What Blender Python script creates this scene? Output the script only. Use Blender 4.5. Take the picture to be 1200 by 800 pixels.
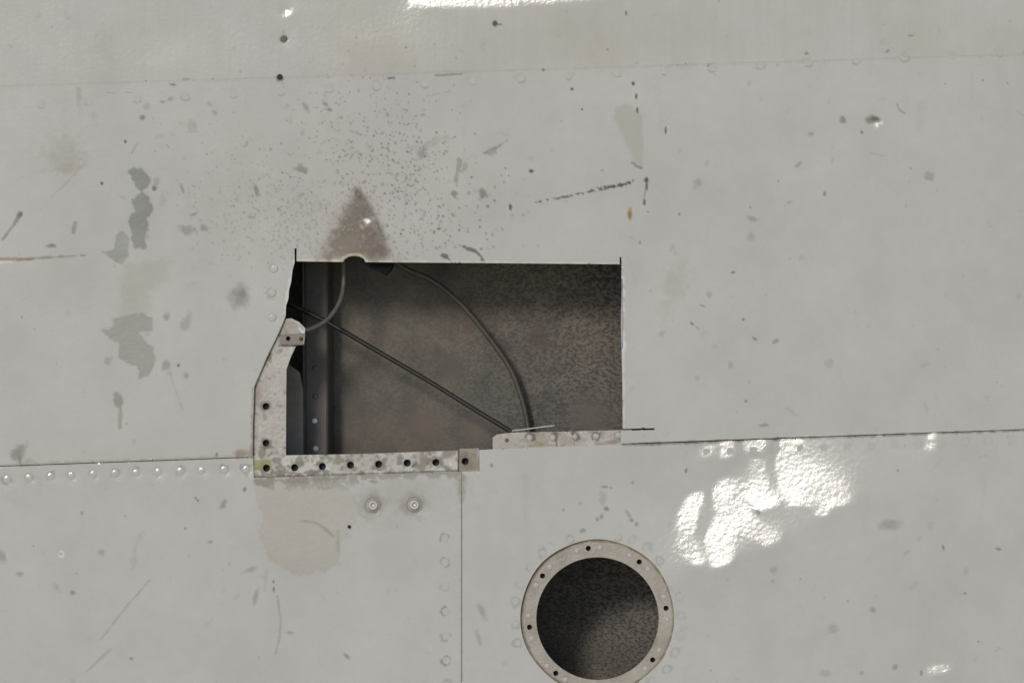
import bpy, bmesh, math, random
import numpy as np
from mathutils import Vector, Matrix

for o in list(bpy.data.objects): bpy.data.objects.remove(o)
scene = bpy.context.scene
R = math.radians
rng = np.random.default_rng(11)
random.seed(5)

# ------------------------------------------------------------------ camera
CAM_DIST, CAM_AZ, CAM_EL = 20.0, 8.0, -6.0           # camera stands 6 degrees below the skin's normal
SUN_AZ, SUN_EL, SUN_ANGLE, SUN_POWER = -14.0, 15.6, 10.0, 1.2   # relative to the skin's normal
LEAN = 28.0                                            # the skin leans back: its normal points 28 degrees up
SKY_STRENGTH, EXPOSURE = 0.14, -0.42
TILT = Matrix.Rotation(R(-LEAN), 3, 'X')

def direction(az, el):
    return Vector((math.sin(R(az)) * math.cos(R(el)), -math.cos(R(az)) * math.cos(R(el)), math.sin(R(el))))

cam_pos = direction(CAM_AZ, CAM_EL) * CAM_DIST
cd = bpy.data.cameras.new('camera')
cam = bpy.data.objects.new('camera', cd); scene.collection.objects.link(cam)
cam_rot = (-cam_pos).to_track_quat('-Z', 'Y').to_matrix()
cam.location = TILT @ cam_pos
cam.rotation_euler = (TILT @ cam_rot).to_euler()
cd.sensor_width = 36.0
cd.lens = 36.0 * CAM_DIST / 1.2
cd.clip_start = 0.1; cd.clip_end = 500.0
scene.camera = cam

# ------------------------------------------------------------------ sky, sun, exposure
world = bpy.data.worlds.new('World'); scene.world = world; world.use_nodes = True
wn = world.node_tree.nodes; wl = world.node_tree.links
sky = wn.new('ShaderNodeTexSky'); sky.sky_type = 'NISHITA'; sky.sun_disc = False
sun_dir = direction(SUN_AZ, SUN_EL); sun_world = TILT @ sun_dir
sky.sun_elevation = math.asin(sun_world.z); sky.sun_rotation = math.atan2(sun_world.x, sun_world.y)
sky.air_density = 1.0; sky.dust_density = 1.0; sky.ozone_density = 1.0
wl.new(sky.outputs[0], wn['Background'].inputs['Color'])
wn['Background'].inputs['Strength'].default_value = SKY_STRENGTH
sd = bpy.data.lights.new('sun', 'SUN'); sd.energy = SUN_POWER; sd.angle = R(SUN_ANGLE); sd.color = (1.0, 0.95, 0.88)
sun = bpy.data.objects.new('sun', sd); scene.collection.objects.link(sun)
sun.location = sun_world * 10
sun.rotation_euler = sun_world.to_track_quat('Z', 'Y').to_euler()
vs = scene.view_settings
vs.view_transform = 'Standard'; vs.look = 'None'; vs.exposure = EXPOSURE; vs.gamma = 1.0; vs.use_curve_mapping = False

# ------------------------------------------------------------------ photo plane <-> world
_rot = cam_rot
_r = np.array(_rot @ Vector((1, 0, 0))); _u = np.array(_rot @ Vector((0, 1, 0))); _c = np.array(cam_pos)

def at(px, py, y=0.0):
    """world point at depth y (metres behind the skin) for a place given in millimetres on the photographed plane"""
    px = np.asarray(px, float); py = np.asarray(py, float)
    t = _r * ((px - 600) / 1000)[..., None] + _u * ((400 - py) / 1000)[..., None]
    d = t - _c
    k = (np.asarray(y, float) - _c[1]) / d[..., 1]
    return _c + d * k[..., None]

def lin(c):
    c = np.asarray(c, float) / 255.0
    return np.where(c <= 0.04045, c / 12.92, ((c + 0.055) / 1.055) ** 2.4)

# ------------------------------------------------------------------ numpy helpers: noise, canvas
def vnoise(w, h, cell, octaves=3, seed=0):
    g = np.random.default_rng(seed)
    out = np.zeros((h, w)); amp = 1.0; tot = 0
    for _ in range(octaves):
        nx, ny = int(w / cell) + 3, int(h / cell) + 3
        n = g.random((ny, nx))
        xs = np.arange(w) / cell; ys = np.arange(h) / cell
        x0 = xs.astype(int); y0 = ys.astype(int); fx = xs - x0; fy = ys - y0
        fx = fx * fx * (3 - 2 * fx); fy = fy * fy * (3 - 2 * fy)
        a = n[y0][:, x0]; b = n[y0][:, x0 + 1]; c = n[y0 + 1][:, x0]; d = n[y0 + 1][:, x0 + 1]
        out += amp * ((a * (1 - fx) + b * fx) * (1 - fy)[:, None] + (c * (1 - fx) + d * fx) * fy[:, None])
        tot += amp; amp *= 0.5; cell = max(cell / 2, 1.0)
    return out / tot

def seg_dist(X, Y, a, b):
    ax, ay = a; bx, by = b
    dx, dy = bx - ax, by - ay
    t = np.clip(((X - ax) * dx + (Y - ay) * dy) / (dx * dx + dy * dy + 1e-9), 0, 1)
    return np.hypot(X - ax - t * dx, Y - ay - t * dy), t

def inside(X, Y, poly):
    r = np.zeros(X.shape, bool)
    n = len(poly)
    for i in range(n):
        x1, y1 = poly[i]; x2, y2 = poly[(i + 1) % n]
        if y1 == y2: continue
        c = (y1 > Y) != (y2 > Y)
        r ^= c & (X < (x2 - x1) * (Y - y1) / (y2 - y1) + x1)
    return r

class Canvas:
    """paint and wear of a sheet: base colour and roughness, sampled by the sheet's vertices"""
    def __init__(s, x0, y0, x1, y1, step, base, ref, rough):
        s.x0, s.y0, s.st = x0, y0, step
        s.w = int((x1 - x0) / step) + 2; s.h = int((y1 - y0) / step) + 2
        s.base = np.array(base, float); s.ref = lin(ref)
        s.col = np.ones((s.h, s.w, 3)) * s.base
        s.rough = np.full((s.h, s.w), rough)
        s.rmax = 0.15 if rough < 0.2 else 0.5
        r1 = vnoise(s.w, s.h, 7 / step, 3, 77); r2 = vnoise(s.w, s.h, 2.6 / step, 2, 79)
        s.rag = 0.17 * (r1 - r1.mean()) / r1.std() + 0.08 * (r2 - r2.mean()) / r2.std()
        s.rag2 = vnoise(s.w, s.h, 40 / step, 4, 78) - 0.5
    def win(s, x0, y0, x1, y1):
        i0 = max(0, int((x0 - s.x0) / s.st) - 1); i1 = min(s.w, int((x1 - s.x0) / s.st) + 3)
        j0 = max(0, int((y0 - s.y0) / s.st) - 1); j1 = min(s.h, int((y1 - s.y0) / s.st) + 3)
        if i1 <= i0 or j1 <= j0: return None
        X, Y = np.meshgrid(s.x0 + np.arange(i0, i1) * s.st, s.y0 + np.arange(j0, j1) * s.st)
        return (slice(j0, j1), slice(i0, i1)), X, Y
    def blend(s, sl, m, c, rough):
        m = np.clip(m, 0, 1)
        tgt = np.clip(s.base * np.array((0.978, 1.0, 0.96)) * lin(c) / s.ref, 0.004, 0.8)
        s.col[sl] = s.col[sl] * (1 - m[..., None]) + tgt * m[..., None]
        if rough is not None:
            rough = min(rough, s.rmax)
            s.rough[sl] = s.rough[sl] * (1 - m) + rough * m
    def ellipse(s, x, y, rx, ry, c, a=1.0, soft=0.5, ang=0, rough=0.5, rag=0.0):
        q = max(rx, ry) * 1.6 + 2
        w = s.win(x - q, y - q, x + q, y + q)
        if w is None: return
        sl, X, Y = w
        ca, sa = math.cos(R(ang)), math.sin(R(ang))
        u = ((X - x) * ca + (Y - y) * sa) / rx; v = (-(X - x) * sa + (Y - y) * ca) / ry
        d = np.hypot(u, v) + rag * s.rag[sl] * 2
        k = max(soft, 0.6 * s.st / min(rx, ry))
        s.blend(sl, a * np.clip((1 + k / 2 - d) / k, 0, 1), c, rough)
    def stroke(s, pts, wd, c, a=1.0, taper=(1, 1), rough=0.5, rag=0.0, soft=0.8, gap=0.0):
        xs = [p[0] for p in pts]; ys = [p[1] for p in pts]
        w = s.win(min(xs) - wd - 3, min(ys) - wd - 3, max(xs) + wd + 3, max(ys) + wd + 3)
        if w is None: return
        sl, X, Y = w
        m = np.zeros(X.shape); n = len(pts) - 1
        for i in range(n):
            d, t = seg_dist(X, Y, pts[i], pts[i + 1])
            tt = (i + t) / n
            r = wd / 2 * (taper[0] + (taper[1] - taper[0]) * tt)
            d = d + rag * s.rag[sl] * wd * 2
            m = np.maximum(m, np.clip((r - d) / soft + 0.5, 0, 1))
        if gap > 0: m = m * np.clip((s.rag[sl] + 0.5 - gap) * 12, 0, 1)
        s.blend(sl, a * m, c, rough)
    def blob(s, pts, c, a=1.0, rag=4.0, soft=1.0, rough=0.5, edge=0.0, edgec=None):
        xs = [p[0] for p in pts]; ys = [p[1] for p in pts]
        q = rag + soft + 3
        w = s.win(min(xs) - q, min(ys) - q, max(xs) + q, max(ys) + q)
        if w is None: return
        sl, X, Y = w
        d = np.full(X.shape, 1e9)
        for i in range(len(pts)):
            d = np.minimum(d, seg_dist(X, Y, pts[i], pts[(i + 1) % len(pts)])[0])
        d = np.where(inside(X, Y, pts), d, -d) + s.rag[sl] * 2 * rag
        m = np.clip(d / soft + 0.5, 0, 1)
        s.blend(sl, a * m * (0.85 + 0.5 * s.rag2[sl]), c, rough)
        if edge: s.blend(sl, edge * np.exp(-(d / 1.6) ** 2), edgec or c, rough)
    def speck(s, x, y, r, c, a=1.0):
        w = s.win(x - r - 2, y - r - 2, x + r + 2, y + r + 2)
        if w is None: return
        sl, X, Y = w
        d = np.hypot(X - x, (Y - y) * 0.9)
        s.blend(sl, a * np.clip((r - d) / s.st + 0.6, 0, 1), c, 0.5)
    def sample(s, X, Y):
        u = np.clip((X - s.x0) / s.st, 0, s.w - 1.001); v = np.clip((Y - s.y0) / s.st, 0, s.h - 1.001)
        i = u.astype(int); j = v.astype(int); fu = (u - i); fv = (v - j)
        def bl(A):
            e = A.ndim == 3
            f1 = fu[:, None] if e else fu; f2 = fv[:, None] if e else fv
            return (A[j, i] * (1 - f1) + A[j, i + 1] * f1) * (1 - f2) + (A[j + 1, i] * (1 - f1) + A[j + 1, i + 1] * f1) * f2
        return bl(s.col), bl(s.rough)

# ------------------------------------------------------------------ materials
def new_mat(name):
    m = bpy.data.materials.new(name); m.use_nodes = True
    return m, m.node_tree.nodes, m.node_tree.links, m.node_tree.nodes['Principled BSDF']

def nd(n, t, **k):
    x = n.new(t)
    for a, b in k.items():
        if a in x.inputs.keys(): x.inputs[a].default_value = b
        else: setattr(x, a, b)
    return x

def sheet_material(name, peel=0.10, peel_scale=210.0, mottle=0.06, metallic=0.0, grain=0.0):
    m, n, l, p = new_mat(name)
    ac = nd(n, 'ShaderNodeAttribute', attribute_name='paint'); ar = nd(n, 'ShaderNodeAttribute', attribute_name='roughness')
    tc = nd(n, 'ShaderNodeTexCoord')
    n1 = nd(n, 'ShaderNodeTexNoise', Scale=9.0, Detail=6.0, Roughness=0.6)
    l.new(tc.outputs['Object'], n1.inputs['Vector'])
    mr = nd(n, 'ShaderNodeMapRange'); mr.inputs['From Min'].default_value = 0.3; mr.inputs['From Max'].default_value = 0.7
    mr.inputs['To Min'].default_value = 1 - mottle; mr.inputs['To Max'].default_value = 1 + mottle
    l.new(n1.outputs[0], mr.inputs['Value'])
    mx = nd(n, 'ShaderNodeVectorMath', operation='SCALE')
    l.new(ac.outputs['Color'], mx.inputs[0]); l.new(mr.outputs[0], mx.inputs['Scale'])
    l.new(mx.outputs[0], p.inputs['Base Color'])
    l.new(ar.outputs['Fac'], p.inputs['Roughness'])
    p.inputs['Metallic'].default_value = metallic
    n2 = nd(n, 'ShaderNodeTexNoise', Scale=peel_scale, Detail=1.5, Roughness=0.5)
    l.new(tc.outputs['Object'], n2.inputs['Vector'])
    b = nd(n, 'ShaderNodeBump', Strength=peel, Distance=0.002)
    l.new(n2.outputs[0], b.inputs['Height'])
    l.new(b.outputs[0], p.inputs['Normal'])
    return m

def plain_material(name, col, rough, mottle=0.3, scale=60.0, metallic=0.0, bump=0.1):
    m, n, l, p = new_mat(name)
    tc = nd(n, 'ShaderNodeTexCoord'); n1 = nd(n, 'ShaderNodeTexNoise', Scale=scale, Detail=5.0, Roughness=0.65)
    l.new(tc.outputs['Object'], n1.inputs['Vector'])
    cr = nd(n, 'ShaderNodeValToRGB')
    c = np.array(col)
    cr.color_ramp.elements[0].position = 0.3; cr.color_ramp.elements[1].position = 0.7
    cr.color_ramp.elements[0].color = (*np.clip(c * (1 - mottle), 0, 1), 1); cr.color_ramp.elements[1].color = (*np.clip(c * (1 + mottle), 0, 1), 1)
    l.new(n1.outputs[0], cr.inputs[0]); l.new(cr.outputs[0], p.inputs['Base Color'])
    p.inputs['Roughness'].default_value = rough; p.inputs['Metallic'].default_value = metallic
    b = nd(n, 'ShaderNodeBump', Strength=bump, Distance=0.001); l.new(n1.outputs[0], b.inputs['Height']); l.new(b.outputs[0], p.inputs['Normal'])
    return m

PAINT = np.array((0.588, 0.556, 0.470)); PREF = (169, 169, 161)
M_skin = sheet_material('grey_aircraft_paint', peel=0.043, peel_scale=185)
M_flange = sheet_material('bare_flange_metal', peel=0.25, peel_scale=300, mottle=0.12)
M_edge = plain_material('cut_metal_edge', (0.50, 0.47, 0.42), 0.35, 0.25, 150, 0.6)
M_rivet = plain_material('painted_rivet', tuple(PAINT * 0.985), 0.10, 0.03, 200)
M_rivet_bare = plain_material('pale_rivet', (0.62, 0.60, 0.55), 0.35, 0.12, 300)
M_ring_rivet = plain_material('worn_rivet', (0.50, 0.45, 0.385), 0.4, 0.15, 300)
M_white = plain_material('rivet_painted_lit', (0.85, 0.83, 0.78), 0.3, 0.05, 300)  # bright colour stands in for light on two channel rivets
M_steel = plain_material('steel_fastener', (0.58, 0.53, 0.44), 0.35, 0.15, 300, 0.25)
M_dark = plain_material('dark_cavity_primer', (0.030, 0.030, 0.028), 0.7, 0.3, 80)
M_web = plain_material('grey_web', (0.30, 0.25, 0.18), 0.6, 0.2, 50)
M_bay = plain_material('bay_primer', (0.42, 0.38, 0.30), 0.7, 0.25, 30)
M_joint = plain_material('tan_joint_sealant', (0.13, 0.11, 0.085), 0.8, 0.3, 120)
M_seal = plain_material('black_sealant', (0.006, 0.006, 0.005), 0.95, 0.2, 80)
M_frame = plain_material('grey_green_primer', (0.125, 0.106, 0.077), 0.5, 0.25, 45)
M_cable = plain_material('dark_cable_sheath', (0.034, 0.029, 0.019), 0.45, 0.2, 90)
M_cable_o = plain_material('olive_cable_sheath', (0.105, 0.092, 0.064), 0.4, 0.2, 90)
M_tube = plain_material('pale_grey_tube', (0.15, 0.138, 0.104), 0.45, 0.15, 90)
M_burr = plain_material('bright_metal_burr', (0.80, 0.74, 0.62), 0.45, 0.1, 300, 0.1)

def back_material():
    m, n, l, p = new_mat('corroded_inner_skin')
    tc = nd(n, 'ShaderNodeTexCoord')
    mp = nd(n, 'ShaderNodeMapping'); mp.inputs['Scale'].default_value = (1.0, 1.0, 1.6)
    l.new(tc.outputs['Object'], mp.inputs['Vector'])
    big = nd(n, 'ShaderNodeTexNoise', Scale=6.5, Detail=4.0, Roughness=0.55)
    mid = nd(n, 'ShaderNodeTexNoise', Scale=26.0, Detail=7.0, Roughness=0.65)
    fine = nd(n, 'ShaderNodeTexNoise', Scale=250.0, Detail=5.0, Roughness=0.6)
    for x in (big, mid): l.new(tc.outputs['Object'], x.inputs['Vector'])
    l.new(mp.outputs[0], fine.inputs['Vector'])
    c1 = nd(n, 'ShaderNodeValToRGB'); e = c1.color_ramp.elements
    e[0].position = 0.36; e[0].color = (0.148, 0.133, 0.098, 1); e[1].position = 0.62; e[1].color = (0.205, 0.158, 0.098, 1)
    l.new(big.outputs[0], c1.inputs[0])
    # dark etched speckle, stronger in some regions
    c2 = nd(n, 'ShaderNodeValToRGB'); e = c2.color_ramp.elements
    e[0].position = 0.42; e[0].color = (0.12, 0.12, 0.12, 1); e[1].position = 0.56; e[1].color = (1, 1, 1, 1)
    l.new(fine.outputs[0], c2.inputs[0])
    reg = nd(n, 'ShaderNodeTexNoise', Scale=4.0, Detail=2.0); 
    mp2 = nd(n, 'ShaderNodeMapping'); mp2.inputs['Location'].default_value = (3.1, 0, 1.7)
    l.new(tc.outputs['Object'], mp2.inputs['Vector']); l.new(mp2.outputs[0], reg.inputs['Vector'])
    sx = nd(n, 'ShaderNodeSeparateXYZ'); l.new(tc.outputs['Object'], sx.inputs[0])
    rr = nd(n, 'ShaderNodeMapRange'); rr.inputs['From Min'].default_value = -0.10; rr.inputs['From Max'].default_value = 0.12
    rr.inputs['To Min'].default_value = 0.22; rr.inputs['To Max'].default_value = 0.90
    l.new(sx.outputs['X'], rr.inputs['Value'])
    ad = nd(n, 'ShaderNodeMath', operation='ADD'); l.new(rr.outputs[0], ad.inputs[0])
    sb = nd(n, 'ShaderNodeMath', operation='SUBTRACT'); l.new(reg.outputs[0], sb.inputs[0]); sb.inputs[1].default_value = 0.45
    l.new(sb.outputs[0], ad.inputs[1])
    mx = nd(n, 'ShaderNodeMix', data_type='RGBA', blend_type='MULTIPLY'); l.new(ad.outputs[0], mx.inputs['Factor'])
    mx.clamp_factor = True
    l.new(c1.outputs[0], mx.inputs[6]); l.new(c2.outputs[0], mx.inputs[7])
    c3 = nd(n, 'ShaderNodeValToRGB'); e = c3.color_ramp.elements
    e[0].position = 0.30; e[0].color = (0.55, 0.52, 0.47, 1); e[1].position = 0.60; e[1].color = (1, 1, 1, 1)
    l.new(mid.outputs[0], c3.inputs[0])
    mx2 = nd(n, 'ShaderNodeMix', data_type='RGBA', blend_type='MULTIPLY'); mx2.inputs['Factor'].default_value = 0.8
    l.new(mx.outputs[2], mx2.inputs[6]); l.new(c3.outputs[0], mx2.inputs[7])
    # rust and oil spots with their own places
    cur = mx2.outputs[2]
    for (x, y, r, col) in ((633, 397, 11, (0.09, 0.045, 0.025)), (551, 384, 7, (0.09, 0.05, 0.03)), (511, 411, 8, (0.07, 0.06, 0.04)), (592, 407, 8, (0.07, 0.06, 0.04)),
                           (396, 528, 12, (0.13, 0.06, 0.035)), (500, 498, 18, (0.19, 0.135, 0.085)), (690, 488, 22, (0.16, 0.12, 0.085)), (530, 430, 14, (0.10, 0.085, 0.06)), (560, 502, 18, (0.20, 0.15, 0.10))):
        q = at(x, y, BACK_Y)
        dv = nd(n, 'ShaderNodeVectorMath', operation='DISTANCE'); dv.inputs[1].default_value = tuple(q)
        l.new(tc.outputs['Object'], dv.inputs[0])
        sc = nd(n, 'ShaderNodeMath', operation='MULTIPLY_ADD'); l.new(mid.outputs[0], sc.inputs[0]); sc.inputs[1].default_value = 0.02 * r / 10; l.new(dv.outputs['Value'], sc.inputs[2])
        mp3 = nd(n, 'ShaderNodeMapRange'); mp3.inputs['From Min'].default_value = r * 0.0012; mp3.inputs['From Max'].default_value = r * 0.0026
        mp3.inputs['To Min'].default_value = 0.8; mp3.inputs['To Max'].default_value = 0.0
        l.new(sc.outputs[0], mp3.inputs['Value'])
        mm = nd(n, 'ShaderNodeMix', data_type='RGBA'); l.new(mp3.outputs[0], mm.inputs['Factor']); l.new(cur, mm.inputs[6]); mm.inputs[7].default_value = (*col, 1)
        cur = mm.outputs[2]
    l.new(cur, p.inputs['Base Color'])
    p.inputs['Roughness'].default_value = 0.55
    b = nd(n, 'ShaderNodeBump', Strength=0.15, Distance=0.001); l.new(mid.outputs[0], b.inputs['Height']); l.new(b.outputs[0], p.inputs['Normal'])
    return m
BACK_Y = 0.155
M_back = back_material()

# ------------------------------------------------------------------ object helpers
COL = scene.collection.objects
def link_mesh(name, me, parent=None):
    o = bpy.data.objects.new(name, me); COL.link(o)
    if parent is not None: o.parent = parent
    return o

def poly_mesh(name, verts, tris, quads, mats, mat_idx=None, smooth=None):
    me = bpy.data.meshes.new(name)
    nl = len(tris) * 3 + len(quads) * 4; npol = len(tris) + len(quads)
    me.vertices.add(len(verts)); me.vertices.foreach_set('co', np.asarray(verts, np.float32).ravel())
    me.loops.add(nl); me.polygons.add(npol)
    li = np.concatenate([np.asarray(quads, np.int32).ravel(), np.asarray(tris, np.int32).ravel()]) if npol else np.zeros(0, np.int32)
    me.loops.foreach_set('vertex_index', li.astype(np.int32))
    st = np.concatenate([np.arange(len(quads)) * 4, len(quads) * 4 + np.arange(len(tris)) * 3]).astype(np.int32)
    me.polygons.foreach_set('loop_start', st)
    if mat_idx is not None: me.polygons.foreach_set('material_index', np.asarray(mat_idx, np.int32))
    me.polygons.foreach_set('use_smooth', np.ones(npol, bool) if smooth is None else smooth)
    for m in mats: me.materials.append(m)
    me.update(calc_edges=True); me.validate()
    return me

def sheet(name, xs, ys, outline, holes, height, canvas, y0, thick, mats, parent):
    """a thin sheet of metal cut to an outline with holes; xs, ys are grid lines in mm on the photographed plane"""
    nx, ny = len(xs), len(ys)
    X, Y = np.meshgrid(xs, ys); X = X.copy(); Y = Y.copy()
    hx = np.gradient(xs); hy = np.gradient(ys)
    snapped = np.zeros(X.shape, bool)
    X0, Y0 = X.copy(), Y.copy()
    best = np.full(X.shape, 1e9); BX = X.copy(); BY = Y.copy()
    polys = ([outline] if outline else []) + holes
    for poly in polys:
        for i in range(len(poly)):
            a, b = poly[i], poly[(i + 1) % len(poly)]
            i0 = np.searchsorted(xs, min(a[0], b[0]) - 4); i1 = np.searchsorted(xs, max(a[0], b[0]) + 4)
            j0 = np.searchsorted(ys, min(a[1], b[1]) - 4); j1 = np.searchsorted(ys, max(a[1], b[1]) + 4)
            if i1 <= i0 or j1 <= j0: continue
            sl = (slice(j0, j1), slice(i0, i1))
            x, y = X0[sl], Y0[sl]
            d, t = seg_dist(x, y, a, b)
            up = d < best[sl]
            best[sl] = np.where(up, d, best[sl])
            BX[sl] = np.where(up, a[0] + t * (b[0] - a[0]), BX[sl]); BY[sl] = np.where(up, a[1] + t * (b[1] - a[1]), BY[sl])
    H = np.maximum(hx[None, :], hy[:, None])
    snapped = best < 0.55 * H
    X[snapped] = BX[snapped]; Y[snapped] = BY[snapped]
    for poly in polys:
        if len(poly) > 24: continue
        for (cx, cy) in poly:
            i = np.clip(np.searchsorted(xs, cx), 1, nx - 1); j = np.clip(np.searchsorted(ys, cy), 1, ny - 1)
            i = i if abs(xs[i] - cx) < abs(xs[i - 1] - cx) else i - 1
            j = j if abs(ys[j] - cy) < abs(ys[j - 1] - cy) else j - 1
            if math.hypot(xs[i] - cx, ys[j] - cy) < 1.5 * H[j, i]:
                X[j, i] = cx; Y[j, i] = cy; snapped[j, i] = True
    def kept(x, y):
        k = inside(x, y, outline) if outline else np.ones(x.shape, bool)
        for h in holes:
            hxs = [p[0] for p in h]; hys = [p[1] for p in h]
            w = (x > min(hxs)) & (x < max(hxs)) & (y > min(hys)) & (y < max(hys))
            if w.any():
                kk = k[w]; kk &= ~inside(x[w], y[w], h); k[w] = kk
        return k
    K = kept(X, Y)
    idx = np.arange(nx * ny).reshape(ny, nx)
    q = np.stack([idx[:-1, :-1], idx[1:, :-1], idx[1:, 1:], idx[:-1, 1:]], -1).reshape(-1, 4)   # tl, bl, br, tr -> faces -Y
    fs = snapped.ravel()[q]; fk = K.ravel()[q]
    Xr, Yr = X.ravel(), Y.ravel()
    ins = (~fs) & fk; out = (~fs) & (~fk)
    has_in = ins.any(1); has_out = out.any(1); alls = fs.all(1)
    keepq = has_in & ~has_out
    cK = kept(Xr[q].mean(1), Yr[q].mean(1))
    tri = []
    keepq |= (alls & cK)
    for f in np.nonzero(has_in & has_out)[0]:
        v = q[f]; s = fs[f]
        if s[0] and s[2]: ts = ((0, 1, 2), (0, 2, 3)); ap = (1, 3)
        elif s[1] and s[3]: ts = ((1, 2, 3), (1, 3, 0)); ap = (2, 0)
        else:
            if cK[f]: keepq[f] = True
            continue
        for t, a in zip(ts, ap):
            if ins[f][a]: tri.append([v[t[0]], v[t[1]], v[t[2]]])
    quads = q[keepq]; tris = np.array(tri, int).reshape(-1, 3)
    used = np.zeros(nx * ny, bool); used[quads.ravel()] = True; used[tris.ravel()] = True
    rem = np.full(nx * ny, -1); rem[used] = np.arange(used.sum())
    quads = rem[quads]; tris = rem[tris] if len(tris) else tris
    px, py = Xr[used], Yr[used]
    h = height(px, py) if callable(height) else np.full(px.shape, float(height))
    P = at(px, py, 0.0); P[:, 1] += y0 - h / 1000.0
    # cut edge: boundary edges pushed back by the sheet's thickness
    e = np.concatenate([quads[:, [0, 1]], quads[:, [1, 2]], quads[:, [2, 3]], quads[:, [3, 0]]] + ([tris[:, [0, 1]], tris[:, [1, 2]], tris[:, [2, 0]]] if len(tris) else []))
    key = np.sort(e, 1); kk = key[:, 0] * len(P) + key[:, 1]
    _, inv, cnt = np.unique(kk, return_inverse=True, return_counts=True)
    be = e[cnt[inv] == 1]
    n0 = len(P); m = len(be)
    A, B = P[be[:, 0]], P[be[:, 1]]
    off = np.array((0, thick, 0))
    V = np.concatenate([P, A, B, B + off, A + off])
    r = np.arange(m)
    rq = np.stack([n0 + r, n0 + 3 * m + r, n0 + 2 * m + r, n0 + m + r], 1)
    allq = np.concatenate([quads, rq]) if len(quads) else rq
    mi = np.concatenate([np.zeros(len(quads)), np.ones(m), np.zeros(len(tris))])
    sm = np.concatenate([np.ones(len(quads), bool), np.zeros(m, bool), np.ones(len(tris), bool)])
    me = poly_mesh(name, V, tris, allq, mats, mi, sm)
    col, ro = canvas.sample(px, py)
    full = np.ones((len(V), 4)); full[:n0, :3] = col; full[n0:, :3] = canvas.base
    rf = np.full(len(V), 0.4); rf[:n0] = ro
    at1 = me.attributes.new('paint', 'FLOAT_COLOR', 'POINT'); at1.data.foreach_set('color', full.astype(np.float32).ravel())
    at2 = me.attributes.new('roughness', 'FLOAT', 'POINT'); at2.data.foreach_set('value', rf.astype(np.float32))
    return link_mesh(name, me, parent)

def circle(cx, cy, r, n=48):
    return [(cx + r * math.cos(2 * math.pi * k / n), cy + r * math.sin(2 * math.pi * k / n)) for k in range(n)]

def lines(a, b, fine, lo=None, hi=None):
    n = max(2, int(round((b - a) / fine)) + 1)
    v = np.linspace(a, b, n)
    ext = np.array([6, 14, 26, 42, 62, 86, 114, 150], float)
    if lo is not None: v = np.concatenate([[t for t in (a - ext)[::-1] if t >= lo - 0.1], v])
    if hi is not None: v = np.concatenate([v, [t for t in (b + ext) if t <= hi + 0.1]])
    return v

def tube(name, pts, rad, mat, sides=10, sub=8):
    """a round tube through world points (Catmull-Rom)"""
    P = [Vector(p) for p in pts]; P = [P[0] * 2 - P[1]] + P + [P[-1] * 2 - P[-2]]
    path = []
    for i in range(1, len(P) - 2):
        for k in range(sub):
            t = k / sub
            a, b, c, d = P[i - 1], P[i], P[i + 1], P[i + 2]
            path.append(0.5 * ((2 * b) + (c - a) * t + (2 * a - 5 * b + 4 * c - d) * t * t + (3 * b - a - 3 * c + d) * t ** 3))
    path.append(P[-2])
    V, F = [], []
    for i, p in enumerate(path):
        d = (path[min(i + 1, len(path) - 1)] - path[max(i - 1, 0)]).normalized()
        s = d.cross(Vector((0, 1, 0)))
        s = s.normalized() if s.length > 1e-4 else Vector((1, 0, 0))
        w = d.cross(s).normalized()
        for k in range(sides):
            a = 2 * math.pi * k / sides
            V.append(p + (s * math.cos(a) + w * math.sin(a)) * rad)
    for i in range(len(path) - 1):
        for k in range(sides):
            k2 = (k + 1) % sides
            F.append((i * sides + k, i * sides + k2, (i + 1) * sides + k2, (i + 1) * sides + k))
    F.append(tuple(range(sides))[::-1]); F.append(tuple(range((len(path) - 1) * sides, len(path) * sides)))
    me = bpy.data.meshes.new(name); me.from_pydata([tuple(v) for v in V], [], F); me.materials.append(mat)
    me.polygons.foreach_set('use_smooth', np.ones(len(me.polygons), bool)); me.update()
    return me

def lathe_mesh(name, prof, mat, n=20, smooth=True):
    """profile (radius, height towards the viewer) in metres; axis along -Y"""
    V, F = [], []
    for (r, h) in prof:
        for k in range(n):
            a = 2 * math.pi * k / n
            V.append((r * math.cos(a), -h, r * math.sin(a)))
    for i in range(len(prof) - 1):
        for k in range(n):
            k2 = (k + 1) % n
            F.append((i * n + k, i * n + k2, (i + 1) * n + k2, (i + 1) * n + k))
    F.append(tuple(range((len(prof) - 1) * n, len(prof) * n)))
    me = bpy.data.meshes.new(name); me.from_pydata(V, [], F); me.materials.append(mat)
    me.polygons.foreach_set('use_smooth', np.full(len(F), smooth)); me.update()
    bm = bmesh.new(); bm.from_mesh(me); bmesh.ops.recalc_face_normals(bm, faces=bm.faces); bm.to_mesh(me); bm.free()
    return me

def box_mesh(name, lo, hi, mat, bevel=0.0):
    bm = bmesh.new(); bmesh.ops.create_cube(bm, size=1.0)
    lo, hi = Vector(lo), Vector(hi)
    for v in bm.verts: v.co = Vector((lo[i] + (v.co[i] + 0.5) * (hi[i] - lo[i]) for i in range(3)))
    if bevel: bmesh.ops.bevel(bm, geom=bm.edges[:], offset=bevel, segments=2, affect='EDGES')
    me = bpy.data.meshes.new(name); bm.to_mesh(me); bm.free(); me.materials.append(mat)
    return me

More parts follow.
